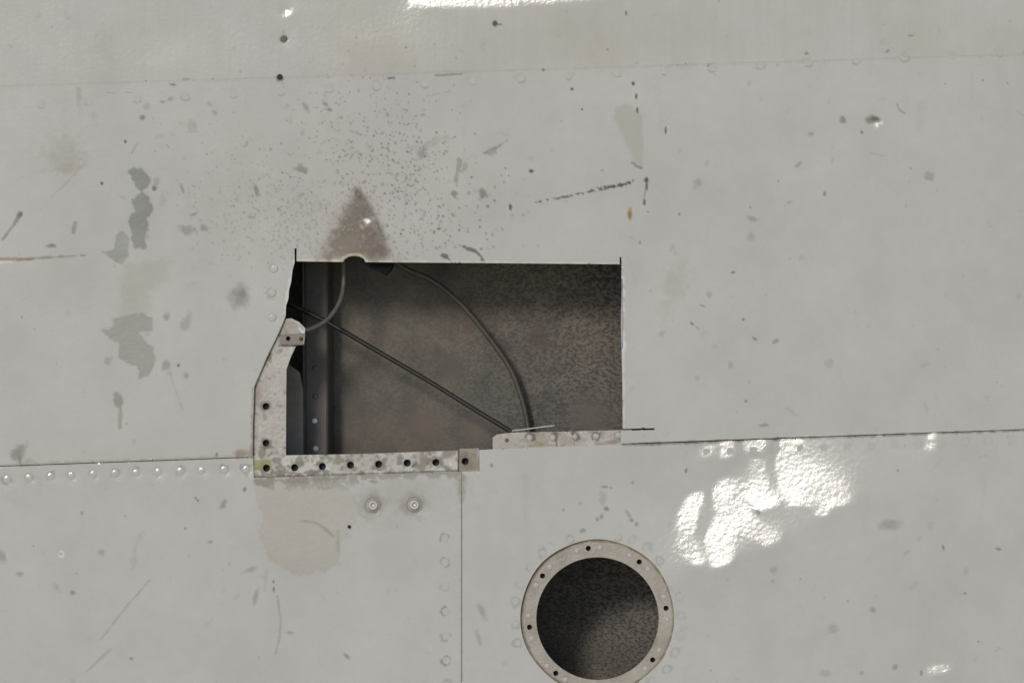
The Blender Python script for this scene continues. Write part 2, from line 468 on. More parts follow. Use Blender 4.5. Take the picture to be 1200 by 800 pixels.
# ------------------------------------------------------------------ layout (mm on the plane)
def seam_top(x): return 101.0 - 0.0315 * (x - 0) + 0.0 * x           # lap under the upper panel
def seam_low(x): return 546.0 - 0.0358 * x                            # long lap joint: 546 at the left, 503 at the right
CUT_X = 541.0                                                         # butt joint of the two lower panels
LEFT_ROW = [(8, 561), (34, 559.5), (59, 558), (83.5, 556.7), (109, 555.2), (134.5, 554.2), (159.5, 553.5), (185, 552.5), (211, 551.5), (236, 551), (262.5, 550), (288, 549.3)]
COL_ROW = [(521.4, 630), (521.6, 658.5), (521.8, 687), (522.5, 716), (523, 745), (523.5, 773.5), (524, 802)]
SIDE_ROW = [(321, 315), (319, 343), (319, 372)]
TOP_ROW = [(441.7 + 56.2 * k, 101 - 3.05 * k) for k in range(-8, 14)]
LOW_ROW = [(662 + 27.6 * k, 535.5 - 1.05 * k) for k in range(5, 20)]
RING_ROW = [(636, 648), (621.6, 664), (609.7, 683.4), (604, 704), (604, 731), (607, 753), (757.7, 641), (773.4, 657), (796, 699), (798.6, 721), (797.7, 743), (791.4, 764), (781.8, 784), (765, 798), (724, 629), (741, 632), (668, 632)]
BIG = [(437.5, 592), (486, 591.5)]
GLINT_LOW = [  # mm outlines of places where the lower skin bulges towards the light
    [(915, 512), (934, 512), (940, 535), (960, 555), (980, 572), (1002, 588), (965, 593), (930, 587), (916, 567), (912, 542)],
    [(847, 512), (857, 512), (856, 535), (843, 535)], [(872, 512), (898, 512), (893, 530), (874, 526)], [(822, 524), (836, 524), (836, 531), (822, 531)],
    [(879, 537), (893, 537), (894, 555), (899, 580), (913, 590), (886, 596), (881, 580), (883, 555)],
    [(840, 564), (855, 559), (858, 580), (872, 597), (895, 617), (915, 632), (900, 640), (877, 622), (860, 612), (854, 630), (858, 658), (838, 664), (829, 632), (843, 602), (837, 580)],
    [(804, 584), (815, 577), (822, 582), (813, 605), (810, 630), (824, 660), (814, 662), (797, 630), (795, 605)],
    [(958, 596), (972, 596), (968, 605), (960, 604)],
    [(1087, 508), (1094, 508), (1092, 518), (1096, 529), (1088, 526)],
    [(1090, 780), (1112, 780), (1113, 786), (1089, 786)]]

# ------------------------------------------------------------------ height fields of the skins (dents, oil-canning)
HS = 3.0
hx0, hy0 = -200, -160
hw, hh = 534, 386
gx = hx0 + HS * np.arange(hw); gy = hy0 + HS * np.arange(hh)
GX, GY = np.meshgrid(gx, gy)

def blur(A, s):
    k = np.exp(-0.5 * (np.arange(-int(3 * s) - 1, int(3 * s) + 2) / s) ** 2); k /= k.sum()
    A = np.apply_along_axis(lambda v: np.convolve(np.pad(v, len(k) // 2, mode='edge'), k, 'valid'), 0, A)
    return np.apply_along_axis(lambda v: np.convolve(np.pad(v, len(k) // 2, mode='edge'), k, 'valid'), 1, A)

def needed_tilt():
    P = at(GX, GY, 0.0); v = _c - P; v /= np.linalg.norm(v, axis=-1)[..., None]
    s = np.array(sun_dir); H = v + s; H /= np.linalg.norm(H, axis=-1)[..., None]
    return -H[..., 0] / -H[..., 1], -H[..., 2] / -H[..., 1]            # df/dx, df/dz that mirrors the sun to the camera
TX, TZ = needed_tilt()

def solve_height(mask, frac, iters=60, keep=0.93):
    kx = 2 * np.pi * np.fft.fftfreq(hw, HS)[None, :]; ky = 2 * np.pi * np.fft.fftfreq(hh, HS)[:, None]
    k2 = kx ** 2 + ky ** 2; k2[0, 0] = 1
    tx, ty = TX * frac, -TZ * frac                                     # y runs downwards on the plane
    Gx, Gy = mask * tx, mask * ty
    for _ in range(iters):
        F = -1j * (kx * np.fft.fft2(Gx) + ky * np.fft.fft2(Gy)) / k2; F[0, 0] = 0
        ax = np.real(np.fft.ifft2(1j * kx * F)); ay = np.real(np.fft.ifft2(1j * ky * F))
        Gx = mask * tx + (1 - mask) * keep * ax; Gy = mask * ty + (1 - mask) * keep * ay
    return np.real(np.fft.ifft2(F))

def poly_mask(polys, soft):
    m = np.zeros(GX.shape)
    for p in polys: m = np.maximum(m, inside(GX, GY, p).astype(float))
    return np.clip(blur(m, soft / HS) * 1.25, 0, 1)

def wavy(seed, cell, amp):
    n = vnoise(hw, hh, cell / HS, 2, seed); return blur(n - n.mean(), cell / HS * 0.25) * amp

F_low = solve_height(poly_mask(GLINT_LOW, 2.8), 0.62) + wavy(9, 22, 0.12) + wavy(3, 260, 3.0) + wavy(4, 55, 0.10)
F_main = wavy(5, 300, 1.8) + wavy(6, 60, 0.10)
F_up = solve_height(poly_mask([[(480, -30), (680, -30), (730, -6), (680, 0), (560, 8), (505, 7), (482, 2)], [(332, 7), (338, 7), (337, 17), (332, 17)]], 3.0), 0.70, keep=0.78)
F_main -= F_main[int((300 - hy0) / HS), int((520 - hx0) / HS)]
_band = np.abs(GY - seam_top(GX)) < 5
F_up -= F_up[_band].mean()
wup = np.clip((seam_top(GX) - GY) / 70, 0, 1); wup = wup * wup * (3 - 2 * wup)
F_up = F_main + F_up * wup
F_low -= F_low[int((540 - hy0) / HS), int((600 - hx0) / HS)]

def hsample(F, x, y):
    u = np.clip((x - hx0) / HS, 1, hw - 2.001); v = np.clip((y - hy0) / HS, 1, hh - 2.001)
    i = u.astype(int); j = v.astype(int); fu = u - i; fv = v - j
    def cub(p0, p1, p2, p3, t): return p1 + 0.5 * t * (p2 - p0 + t * (2 * p0 - 5 * p1 + 4 * p2 - p3 + t * (3 * (p1 - p2) + p3 - p0)))
    Fp = np.pad(F, 2, mode='edge'); i = i + 2; j = j + 2
    r = [cub(Fp[j + k, i - 1], Fp[j + k, i], Fp[j + k, i + 1], Fp[j + k, i + 2], fu) for k in (-1, 0, 1, 2)]
    return cub(*r, fv)

def dimple(h, x, y, cx, cy, r, depth):
    w = (abs(x - cx) < 3 * r) & (abs(y - cy) < 3 * r)
    if w.any():
        d = np.hypot(x[w] - cx, y[w] - cy) / r
        h[w] -= depth * np.exp(-d * d)
def h_low(x, y):
    h = hsample(F_low, x, y)
    for (cx, cy) in LEFT_ROW: dimple(h, x, y, cx + 2, cy + 1.0, 6.5, 0.25)
    for (cx, cy) in BIG: dimple(h, x, y, cx, cy, 13.0, 0.5)
    return h
def h_main(x, y):
    h = hsample(F_main, x, y)
    for (cx, cy) in SIDE_ROW: dimple(h, x, y, cx, cy, 6.5, 0.2)
    dimple(h, x, y, 428, 256, 6, 0.35); dimple(h, x, y, 1024, 142, 7, 0.45)
    e = np.clip(1 - np.abs(x - 734) / 9, 0, 1) * np.exp(-((y - 365) / 38) ** 2)       # lip of the cut edge bent outwards
    h += 0.0 * e
    return h
def h_up(x, y):
    h = hsample(F_up, x, y) + 0.22
    dimple(h, x, y, 333, 46, 6, 0.15); dimple(h, x, y, 335, 12, 6, 0.5)
    return h

# ------------------------------------------------------------------ paint and wear of the skin
SK = Canvas(-160, -120, 1360, 920, 0.8, PAINT, PREF, 0.105)
C = SK
yy = C.y0 + np.arange(C.h) * C.st; xx = C.x0 + np.arange(C.w) * C.st
XX, YY = np.meshgrid(xx, yy)
# slightly yellowed upper band with faint vertical runs
runs = vnoise(C.w, 8, 4, 3, 21)[3][None, :] - 0.5
upm = np.clip((seam_top(XX) - YY) / 6 + 0.5, 0, 1)
C.col *= 1 + (upm * (runs * 0.05))[..., None]
wt = vnoise(C.w, C.h, 120, 3, 22)
C.col *= 1 - (upm * np.clip(wt - 0.3, 0, 1) * 0.20)[..., None] * np.array((0.25, 0.5, 1.0))
# overall grime
gr = vnoise(C.w, C.h, 150, 5, 23) - 0.5
C.col *= 1 + gr[..., None] * 0.06
gt = np.clip(np.exp(-(((XX - 400) / 260) ** 2 + ((YY - 230) / 120) ** 2)), 0, 1) * (0.5 + vnoise(C.w, C.h, 30, 4, 24))
C.col *= 1 - gt[..., None] * np.array((0.03, 0.04, 0.055))
for _ in range(26):     # dirt runs below the lap and on the lower skin
    x, y = rng.uniform(-80, 1280), rng.choice([seam_top(600) + 6, 560.0, 120.0])
    L = rng.uniform(25, 110); C.stroke([(x, y), (x + rng.uniform(-3, 3), y + L)], rng.uniform(3, 9), (158, 156, 146), rng.uniform(0.12, 0.4), (1, 0.2), rag=0.5, soft=5)
C.rough += (vnoise(C.w, C.h, 40, 4, 25) - 0.5) * 0.05

# soot and scorch above the notch
tri = np.array([(417, 224), (424, 228), (436, 250), (450, 278), (463, 306), (372, 307), (388, 272), (402, 240)])
C.blob([tuple(p) for p in tri + np.array((0, 0))], (136, 124, 108), 0.8, rag=7, soft=16, rough=0.5)
C.blob([(417, 223), (423, 226), (432, 245), (445, 275), (455, 300), (384, 302), (396, 270), (406, 242)], (88, 77, 62), 0.95, rag=6, soft=12, rough=0.5)
C.ellipse(404, 288, 17, 12, (128, 118, 102), 0.6, 1.3, -25, rag=0.4); C.ellipse(440, 294, 12, 9, (82, 72, 58), 0.6, 1.4, 0, rag=0.5)
C.stroke([(418, 224), (426, 232), (437, 252), (450, 280)], 6, (84, 76, 62), 0.65, (0.8, 1), rag=0.5, soft=5)
C.ellipse(415, 268, 14, 22, (106, 93, 77), 0.55, 1.2, 15, rag=0.4)
C.ellipse(412, 290, 30, 14, (112, 101, 86), 0.35, 1.0, 0, rag=0.4)
C.ellipse(421, 229, 3, 7, (78, 70, 58), 0.8, 0.9, -20)
C.stroke([(400, 250), (385, 280), (377, 292)], 2.5, (70, 66, 58), 0.6, rag=0.6, gap=0.45)
C.stroke([(437, 252), (447, 272)], 2.0, (70, 66, 58), 0.6, rag=0.6, gap=0.4)
C.ellipse(430, 258.5, 4.5, 2.2, (225, 222, 215), 0.95, 0.5, 15, rough=0.15)  # white glint painted into the scorch mark
C.ellipse(424, 266, 3.5, 1.5, (165, 155, 140), 0.7, 0.6, 50)
# spatter round the scorch
def spatter(n, cx, cy, sx, sy, rmin, rmax, cols, a0, a1, avoid=True):
    for _ in range(n):
        x = rng.normal(cx, sx); y = rng.normal(cy, sy)
        if y > 303 and avoid and 335 < x < 740: continue
        C.speck(x, y, rng.uniform(rmin, rmax) * (1 if rng.random() < 0.95 else 1.4), cols[rng.integers(len(cols))], rng.uniform(a0, a1))
DK = [(60, 60, 56), (80, 78, 72), (98, 96, 90)]
GRY = [(130, 130, 124), (120, 118, 112), (140, 136, 128)]
spatter(520, 462, 215, 42, 52, 0.4, 1.0, DK, 0.5, 1.0)
spatter(180, 415, 150, 45, 40, 0.4, 0.9, DK, 0.3, 0.9)
spatter(330, 300, 235, 50, 42, 0.5, 1.1, GRY + DK[2:], 0.3, 0.9)
spatter(420, 355, 262, 40, 26, 0.5, 1.0, GRY, 0.4, 0.9)
spatter(140, 520, 250, 45, 32, 0.6, 1.4, DK, 0.2, 0.8)
for _ in range(40):
    C.ellipse(rng.normal(430, 90), rng.normal(210, 55), rng.uniform(1.5, 4), rng.uniform(1, 2.5), GRY[rng.integers(3)], rng.uniform(0.3, 0.8), 0.6, rng.uniform(0, 180), rag=0.4)
for _ in range(240):     # thin scatter over the whole skin
    x, y = rng.uniform(-100, 1300), rng.uniform(-60, 860)
    C.speck(x, y, rng.uniform(0.5, 1.2), (GRY + DK)[rng.integers(6)], rng.uniform(0.15, 0.7))
for _ in range(210):
    x, y = rng.uniform(-100, 1300), rng.uniform(-60, 860)
    C.ellipse(x, y, rng.uniform(1.5, 6), rng.uniform(1, 3), (148, 147, 139), rng.uniform(0.15, 0.6), 0.9, rng.uniform(0, 180), rag=0.9)
for _ in range(45):
    x, y, a, L = rng.uniform(-100, 1300), rng.uniform(-60, 860), rng.uniform(0, 6.28), rng.uniform(5, 22)
    C.stroke([(x, y), (x + L * math.cos(a), y + L * math.sin(a))], rng.uniform(0.8, 1.6), (140, 139, 132), rng.uniform(0.2, 0.6), (1, 0.3), rag=0.3)

# chipped paint showing grey primer
CH = (114, 116, 111)
C.blob([(151, 201), (156, 196), (164, 197), (172, 203), (175.5, 211), (172, 220), (165.5, 223), (159, 219), (155, 207)], CH, 1, 2.2, 1.0, 0.4, 0.3, (110, 112, 107))
C.blob([(167, 224), (172, 230), (179.5, 244), (173, 255), (172, 270), (170, 290), (157, 291), (154, 270), (151, 260), (158, 250), (156, 235)], CH, 1, 2.6, 1.0, 0.4, 0.3, (110, 112, 107))
C.blob([(142, 270), (151, 280), (151, 300), (143, 309), (130, 302), (120, 295), (135, 292), (134, 277)], (130, 131, 125), 0.9, 2.2, 1.5, 0.4)
C.blob([(145, 307), (200, 306), (196, 330), (175, 345), (172, 372), (140, 370), (142, 335)], (155, 151, 141), 0.6, 6, 9, 0.35)
C.blob([(130, 374), (160, 366), (179, 372), (179, 386), (163, 390), (172, 405), (180, 407), (180, 425), (175, 440), (162, 444), (160, 430), (140, 420), (139, 402), (119, 387), (135, 385)], (134, 133, 125), 0.95, 2.6, 1.4, 0.4, 0.2, (132, 131, 124))
C.ellipse(181, 221, 3.2, 3, (88, 90, 86), 0.9, 0.5, rag=0.3); C.ellipse(183, 213, 4, 5, (135, 136, 130), 0.7, 0.6, rag=0.4)
C.ellipse(190, 235, 4, 7, (150, 150, 143), 0.6, 0.6, rag=0.4)
C.ellipse(280, 348, 9, 11, (118, 119, 114), 0.8, 1.3, 20, rag=0.5); C.ellipse(284, 343, 4, 5, (100, 101, 97), 0.6, 1.0)
C.ellipse(196, 371, 4, 6, (125, 125, 118), 0.8, 0.6, 30, rag=0.5); C.ellipse(218, 377, 5, 10, (142, 140, 131), 0.8, 0.6, 15, rag=0.5)
C.ellipse(126, 423, 5, 5, (140, 140, 133), 0.8, 0.6, rag=0.6); C.ellipse(195, 428, 5, 7, (132, 131, 122), 0.8, 0.6, -20, rag=0.6)
C.stroke([(198, 433), (205, 455), (214, 480)], 1.6, (146, 145, 138), 0.6, rag=0.4); C.speck(209, 428, 1.4, (50, 50, 46))
C.ellipse(218, 440, 3, 3.5, (130, 130, 122), 0.7, 0.6)
C.ellipse(138.5, 468, 5, 9, (124, 122, 110), 0.85, 0.5, 0, rag=0.5); C.stroke([(140, 474), (141, 488), (140, 501)], 4, (134, 132, 120), 0.8, rag=0.5)
C.ellipse(22, 531, 8, 9, (105, 104, 95), 0.8, 1.1, rag=0.6); C.stroke([(23, 536), (25, 546)], 4, (110, 108, 98), 0.7, rag=0.3)
C.ellipse(33, 541, 6, 5, (140, 138, 126), 0.6, 1.2)
C.stroke([(-40, 305), (20, 303.5), (60, 301.5), (100, 299)], 3.2, (134, 122, 108), 0.95, (1.2, 0.5), rag=0.35)
C.stroke([(-40, 307.5), (14, 307)], 2.0, (196, 190, 178), 0.9, rag=0.4); C.stroke([(20, 305), (40, 303.5)], 1.4, (98, 86, 72), 0.8, rag=0.5)
C.stroke([(24, 250), (15, 265), (3, 281)], 5.5, (112, 112, 106), 0.9, (1, 0.2), rag=0.25); C.ellipse(24, 252, 2, 3.5, (72, 72, 68), 0.8, 0.6, 30)
C.stroke([(88, 262), (86, 272)], 5, (125, 126, 120), 0.8, rag=0.3); C.ellipse(60, 288, 6, 2.5, (95, 96, 90), 0.9, 0.5, -5, rag=0.5)
C.ellipse(76, 183, 18, 20, (150, 147, 137), 0.75, 1.3, 20, rag=0.6); C.ellipse(78, 198, 10, 5, (148, 142, 128), 0.6, 1.0, -10, rag=0.5)
C.stroke([(60, 232), (80, 212), (98, 193)], 2, (146, 145, 138), 0.5, rag=0.4)
C.speck(147, 166, 1.5, (40, 34, 34)); C.speck(119.5, 215, 1.6, (44, 44, 42)); C.ellipse(167, 138, 3.2, 3, (110, 105, 90), 0.9, 0.6)
C.ellipse(225, 148, 5.5, 7, (146, 145, 138), 0.8, 0.6, rag=0.3); C.stroke([(218, 155), (232, 154)], 1.5, (135, 134, 128), 0.6)
C.ellipse(172, 125, 5, 4, (143, 143, 137), 0.7, 0.6); C.stroke([(154, 180), (162, 167)], 2, (128, 127, 120), 0.8, (1, 0.4))
C.stroke([(180, 178), (196, 169)], 1.8, (112, 112, 106), 0.8, gap=0.4)
for (x, y, rx, ry, a, c) in ((202, 99, 4.5, 1.5, 5, 84), (218, 93, 4, 1.2, 0, 104), (200, 116, 4, 3, 0, 125), (191, 119.5, 3, 1, 0, 92), (151, 108.5, 5, 1, 3, 130), (130, 109, 6, 1, 0, 140), (92, 113, 3.5, 8, 0, 140),
                              (246, 122, 4, 2.5, 40, 132), (251, 132, 3.5, 2, 40, 130), (221, 269, 9, 5, 10, 122), (238, 267, 4, 5, -20, 112), (214, 222, 2, 6, -20, 110), (228, 251, 5, 1.2, -25, 96), (300, 222, 2, 7, -20, 100),
                              (352, 199, 9, 3.5, 8, 104), (352, 196, 4, 6, 0, 128), (358, 125, 3, 6, -30, 120), (381, 122, 3, 2, 20, 105), (386, 129, 2.5, 2, 0, 90)):
    C.ellipse(x, y, rx, ry, (c, c, c - 6), 0.72, 0.7, a, rag=0.6)
# marks on the middle and right
C.stroke([(738, 214.5), (722, 217.5), (700, 222), (676, 228), (650, 233), (628, 237)], 4.5, (52, 52, 49), 1.0, (1.15, 0.4), rag=0.75, gap=0.36)
C.stroke([(742, 211), (741, 213)], 1.5, (70, 70, 66))
C.blob([(722, 126), (735, 122), (751, 135), (753, 170), (752, 194), (744, 190), (736, 172), (728, 152), (720, 138)], (154, 150, 140), 0.8, 1.5, 4, 0.4, 0.15, (140, 136, 124))
C.stroke([(741, 190), (746, 195), (752, 197)], 3, (110, 104, 94), 0.8, rag=0.4)
for (x, y, rx, ry) in ((757.5, 211, 2.4, 3), (758, 219, 1.2, 5), (755, 237, 1.5, 3.5), (742, 98, 2, 2.4), (745.5, 113, 1.2, 4), (747, 129, 1.3, 3.5), (780, 153, 1, 4), (734, 16, 1, 3), (598, 243, 2, 3.5), (622.5, 200.5, 2.5, 2.2), (670.5, 104.5, 2.0, 1.8), (636.5, 82, 2, 1.5), (682, 128, 1, 1.2)):
    C.ellipse(x, y, rx, ry, (44, 44, 40), 0.95, 0.4, rag=0.3)
C.stroke([(757, 214), (754, 240)], 0.9, (70, 70, 66), 0.8)
C.ellipse(738, 250, 2.6, 7, (140, 112, 70), 0.95, 0.5, 0, rag=0.3); C.ellipse(738, 252, 1.3, 4, (96, 72, 44), 0.8, 0.5)
C.ellipse(580.5, 28.5, 2.6, 3.2, (36, 34, 30), 1, 0.4, rag=0.4); C.stroke([(577, 29), (588, 29)], 1.2, (60, 58, 52), 0.9)
C.stroke([(568, 179), (580, 174), (594, 165)], 3, (118, 118, 113), 0.85, (1.3, 0.3), rag=0.6); C.ellipse(576, 178, 5, 4, (136, 136, 131), 0.8, 0.7, rag=0.5)
C.stroke([(538, 188), (534, 212)], 6, (132, 128, 120), 0.85, (1, 0.5), rag=0.35); C.ellipse(545, 195, 3, 5, (135, 131, 124), 0.7, 0.6)
C.ellipse(532, 227, 3.5, 3, (112, 110, 102), 0.9, 0.6, rag=0.4); C.ellipse(566, 227, 4.5, 5.5, (112, 104, 98), 0.85, 0.7, 30, rag=0.7)
C.ellipse(495, 178, 5, 8, (120, 120, 115), 0.75, 1.2, 20, rag=0.5); C.stroke([(478, 172), (500, 172), (522, 162)], 7, (150, 149, 142), 0.7, (0.5, 1), rag=0.5, soft=3)
C.stroke([(538, 287), (548, 291), (557, 295), (563, 300), (567, 309)], 3, (76, 76, 72), 0.9, (0.8, 1.3), rag=0.6)
C.ellipse(521, 300, 4, 2.5, (72, 66, 56), 0.9, 0.5, 30, rag=0.5); C.stroke([(523, 301), (530, 308)], 1.3, (60, 60, 56))
C.stroke([(499, 113), (527, 107)], 1.2, (128, 128, 122), 0.7, gap=0.3)
C.stroke([(594, 195), (595, 250)], 1.6, (186, 186, 178), 0.6, rag=0.5, gap=0.4)
C.stroke([(510, 88.5), (541, 87)], 2.0, (100, 100, 94), 0.8); C.stroke([(455, 92), (462, 91.5)], 2.2, (70, 70, 66), 0.9)
C.ellipse(1024, 141, 8.5, 5, (126, 120, 104), 0.95, 0.5, 10, rag=0.35); C.ellipse(1026, 139.5, 5, 2.5, (84, 76, 62), 0.8, 0.6); C.ellipse(1033, 144.5, 2.2, 2, (250, 250, 248), 1, 0.5, rough=0.1)  # the white spot is a glint painted at the brown dent
C.ellipse(988, 141, 4.5, 3.5, (122, 120, 110), 0.9, 0.6, 40, rag=0.4); C.stroke([(1051, 122), (1054, 129), (1060, 133)], 2, (128, 127, 121), 0.8); C.speck(1010, 155, 1.3, (56, 56, 52))
for (x, y, rx, ry, a, c) in ((818, 213, 6, 6, -40, 130), (858.5, 319.5, 4, 1.2, -22, 48), (811, 379, 3.2, 1.2, 35, 60), (817, 384, 4, 1, 40, 128), (871, 374, 1.6, 1.4, 0, 72), (884.5, 397, 3.5, 1.8, 30, 100), (909, 400, 4, 2, -40, 118),
                              (881, 256, 6, 2.5, 15, 128), (880, 277, 4, 6, 0, 146), (879, 243, 1.4, 1.2, 0, 70), (966, 227, 2, 2.5, 0, 80), (1089, 207, 5, 4.5, 20, 132), (950, 157, 4, 3, 30, 130), (936, 193, 4, 2, -40, 132), (926, 237, 6, 2.5, -10, 140),
                              (750, 284, 1, 2.5, 0, 60), (796, 251, 1.3, 1.2, 0, 60), (759, 248, 1.3, 1, 0, 70), (823, 358, 4, 1.2, 20, 112), (831, 345, 3, 3, 0, 138), (776, 391, 4, 3, -30, 140), (874, 470, 1.4, 1.3, 0, 60), (894, 498, 5, 1.6, 0, 118),
                              (856, 428, 3, 4, 0, 140), (817, 443, 3, 3, 0, 148), (972, 425, 5, 5, 0, 152), (945, 63, 2, 1.5, 0, 95), (1040, 60, 3, 1.2, -30, 90), (1067, 42, 4, 1.2, 0, 110), (833, 77, 4, 1.5, 0, 90),
                              (804, 550, 1.6, 3.5, 10, 60), (889, 599.5, 2, 4, 0, 48), (857, 617, 2, 2, 0, 46), (861, 619, 1.6, 2, 0, 50), (1106, 642, 1.4, 4.5, -10, 86), (1170, 643, 4.5, 1.4, 10, 92), (1131, 695, 1.5, 1.3, 0, 90),
                              (1023, 714, 3.5, 3, 0, 130), (977, 737, 5.5, 6.5, 0, 144), (907, 668, 4.5, 4, 0, 146), (906, 681, 2.5, 2, 0, 146), (969, 788, 6, 4.5, 0, 148), (1010, 788, 3, 2.5, 0, 138), (1049, 781, 2.5, 3, 0, 126), (1080, 788, 1.2, 2.5, 0, 90),
                              (709, 570, 4.5, 1.4, 0, 100), (716, 571, 2, 1.2, 0, 80), (711, 596, 2.5, 2, -20, 92), (705, 604, 2, 4, 20, 98), (700, 608, 1.4, 3, 0, 84), (706, 583, 4, 7, 0, 148), (740, 609, 2.5, 2, 20, 98), (746, 613, 2.4, 2.8, 0, 100), (736, 602, 2, 5, -35, 132),
                              (684, 621, 4, 2.2, -20, 116), (660, 597, 1.8, 1.8, 0, 115), (680, 589, 2.6, 1.8, 0, 125), (741, 565, 1.5, 1, 0, 110), (576, 545, 1.3, 2, 0, 95), (565, 716, 3, 9, -25, 135), (561, 747, 2.5, 9, -15, 142), (618, 666, 3, 2, 0, 120),
                              (85, 694.5, 3, 2.6, 0, 110), (23, 672, 4, 2.5, 0, 125), (217, 619, 1.6, 1.2, 0, 90), (247, 634.5, 2.8, 1.6, 0, 118), (96, 601, 1.2, 1.8, 0, 90), (3, 651, 5, 7, 0, 128), (119, 646, 4, 5, 0, 132), (261, 591, 3, 6, 25, 112), (287, 573, 1.5, 3, 15, 70), (229, 583, 1.3, 1.3, 0, 70), (232, 586, 1.3, 1.3, 0, 80),
                              (154, 771, 1.8, 1.5, 0, 100), (407, 769, 4, 2, 40, 112), (341, 741, 5, 1.6, 5, 126), (300, 698, 2.5, 8, 15, 130), (292, 668, 8, 2.4, -20, 138), (254, 534, 1, 2.5, 0, 40), (269, 660, 2, 3, 0, 140)):
    C.ellipse(x, y, rx, ry, (c, c, c - 5), 0.72, 0.7, a, rag=0.6)
C.ellipse(1043, 615, 13, 5.5, (142, 141, 134), 0.85, 0.7, -4, rag=0.35)
C.ellipse(792, 330, 13, 20, (156, 153, 142), 0.7, 1.0, 20, rag=0.6); C.ellipse(780, 362, 10, 9, (158, 156, 147), 0.5, 1.0, 0, rag=0.6)
for k in range(4): C.stroke([(735 + 3 * k, 298 + 9 * k), (737 + 2 * k, 306 + 9 * k)], 1.2, (140, 140, 132), 0.3)
C.ellipse(72, 649.5, 4, 4, (205, 205, 200), 0.9, 0.5, rag=0.3); C.ellipse(71.5, 648.5, 1.6, 1.6, (130, 130, 124), 0.9, 0.6)
C.stroke([(175, 680), (150, 708), (118, 749)], 2.2, (140, 139, 131), 0.75, rag=0.35, soft=1.4); C.stroke([(130, 760), (102, 786)], 2.4, (142, 141, 133), 0.7, rag=0.4, soft=1.4)
C.stroke([(166, 625), (158, 645), (156, 665)], 6, (152, 149, 140), 0.5, rag=0.5, soft=3)
# stain under the strip
C.blob([(299, 568), (340, 563), (372, 563), (402, 574), (418, 590), (412, 618), (400, 635), (396, 660), (380, 666), (352, 670), (330, 664), (316, 650), (307, 625), (308, 600)], (160, 155, 144), 0.85, 5, 9, 0.35, 0.25, (140, 132, 120))
C.blob([(310, 612), (345, 606), (372, 612), (392, 632), (396, 655), (380, 664), (350, 668), (320, 650)], (163, 158, 148), 0.7, 3, 4, 0.3)
C.stroke([(350, 610), (370, 612), (382, 620), (391, 628)], 3.0, (122, 114, 102), 0.7, (0.4, 1), rag=0.3, soft=3)
C.stroke([(396, 622), (396, 645)], 3.0, (138, 130, 118), 0.6, rag=0.5, soft=3)
C.stroke([(300, 563), (345, 562), (400, 560), (470, 556), (540, 553)], 7, (116, 110, 98), 0.85, rag=0.8, soft=3)
C.stroke([(320, 565), (360, 567), (420, 563)], 9, (128, 124, 112), 0.7, rag=0.9, soft=4)
C.ellipse(437, 564, 5, 2.5, (98, 98, 88), 0.8, 0.7, 0, rag=0.5)
C.ellipse(470, 580, 70, 26, (156, 153, 146), 0.6, 1.2, -5, rag=0.5)
C.stroke([(312, 668), (311, 690)], 4, (152, 150, 144), 0.6, rag=0.4, soft=3); C.stroke([(320, 682), (322, 693)], 3.4, (62, 60, 54), 0.9, rag=0.6)
C.stroke([(325, 698), (329, 725), (328, 745), (323, 765)], 2.4, (140, 138, 132), 0.75, rag=0.3, soft=1.5)
C.speck(409.5, 617, 1.9, (22, 20, 18))
for (x, y) in BIG: C.ellipse(x, y, 14, 14, (132, 129, 118), 0.75, 0.9, 0, rag=0.4); C.ellipse(x, y, 9.5, 9.5, (96, 92, 82), 0.7, 0.3)
# dirt round rivets, with shading of the heads painted into it
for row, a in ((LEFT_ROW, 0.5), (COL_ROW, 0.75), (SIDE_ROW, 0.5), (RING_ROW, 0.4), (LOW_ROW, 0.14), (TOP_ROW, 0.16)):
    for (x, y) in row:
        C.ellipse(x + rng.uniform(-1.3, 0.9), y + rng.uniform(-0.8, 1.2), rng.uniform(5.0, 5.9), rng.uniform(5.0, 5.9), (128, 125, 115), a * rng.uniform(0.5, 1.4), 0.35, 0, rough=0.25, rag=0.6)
for (x, y) in TOP_ROW: C.stroke([(x - 4, y + 3.5), (x, y + 5), (x + 4, y + 3.5)], 1.5, (124, 123, 116), 0.6, rag=0.7)  # shaded lower side of the top row heads, painted as dark arcs
# grime in the joints
C.stroke([(x, seam_low(x) - 1) for x in range(-160, 300, 20)], 3, (142, 134, 116), 0.6, rag=0.5, soft=2)
C.stroke([(x, seam_low(x) + 1) for x in range(730, 1360, 20)], 2.6, (92, 82, 70), 0.8, (1.2, 0.5), rag=0.5, soft=1.2)
C.stroke([(x, seam_top(x) + 1) for x in range(-160, 1360, 20)], 2.0, (150, 149, 142), 0.4, rag=0.9, soft=2)
C.ellipse(286, 532, 11, 5, (130, 112, 92), 0.85, 0.9, -12, rag=0.7)
C.stroke([(CUT_X, 556), (CUT_X, 800)], 2.0, (128, 124, 114), 0.5, rag=0.5, soft=1.5)
C.ellipse(541, 570, 5, 12, (128, 122, 104), 0.7, 1.0, 0, rag=0.6)
C.stroke([(299, 452), (330, 385)], 3, (128, 116, 98), 0.6, rag=0.5, soft=2); C.stroke([(297, 455), (295, 535)], 2.5, (120, 104, 84), 0.7, rag=0.6, soft=2)
C.ellipse(333, 46, 4.5, 4.5, (78, 74, 64), 0.9, 0.5, rag=0.3); C.stroke([(332, 36), (333, 44)], 2.5, (140, 132, 118), 0.6, soft=2); C.ellipse(328, 92, 4.2, 3.2, (56, 54, 48), 0.95, 0.5, -10, rag=0.3)
gm = vnoise(C.w, C.h, 14, 4, 26) - 0.5
C.col *= 1 + gm[..., None] * np.array((0.050, 0.055, 0.065))
C.col += (rng.random((C.h, C.w, 1)) - 0.5) * 0.030

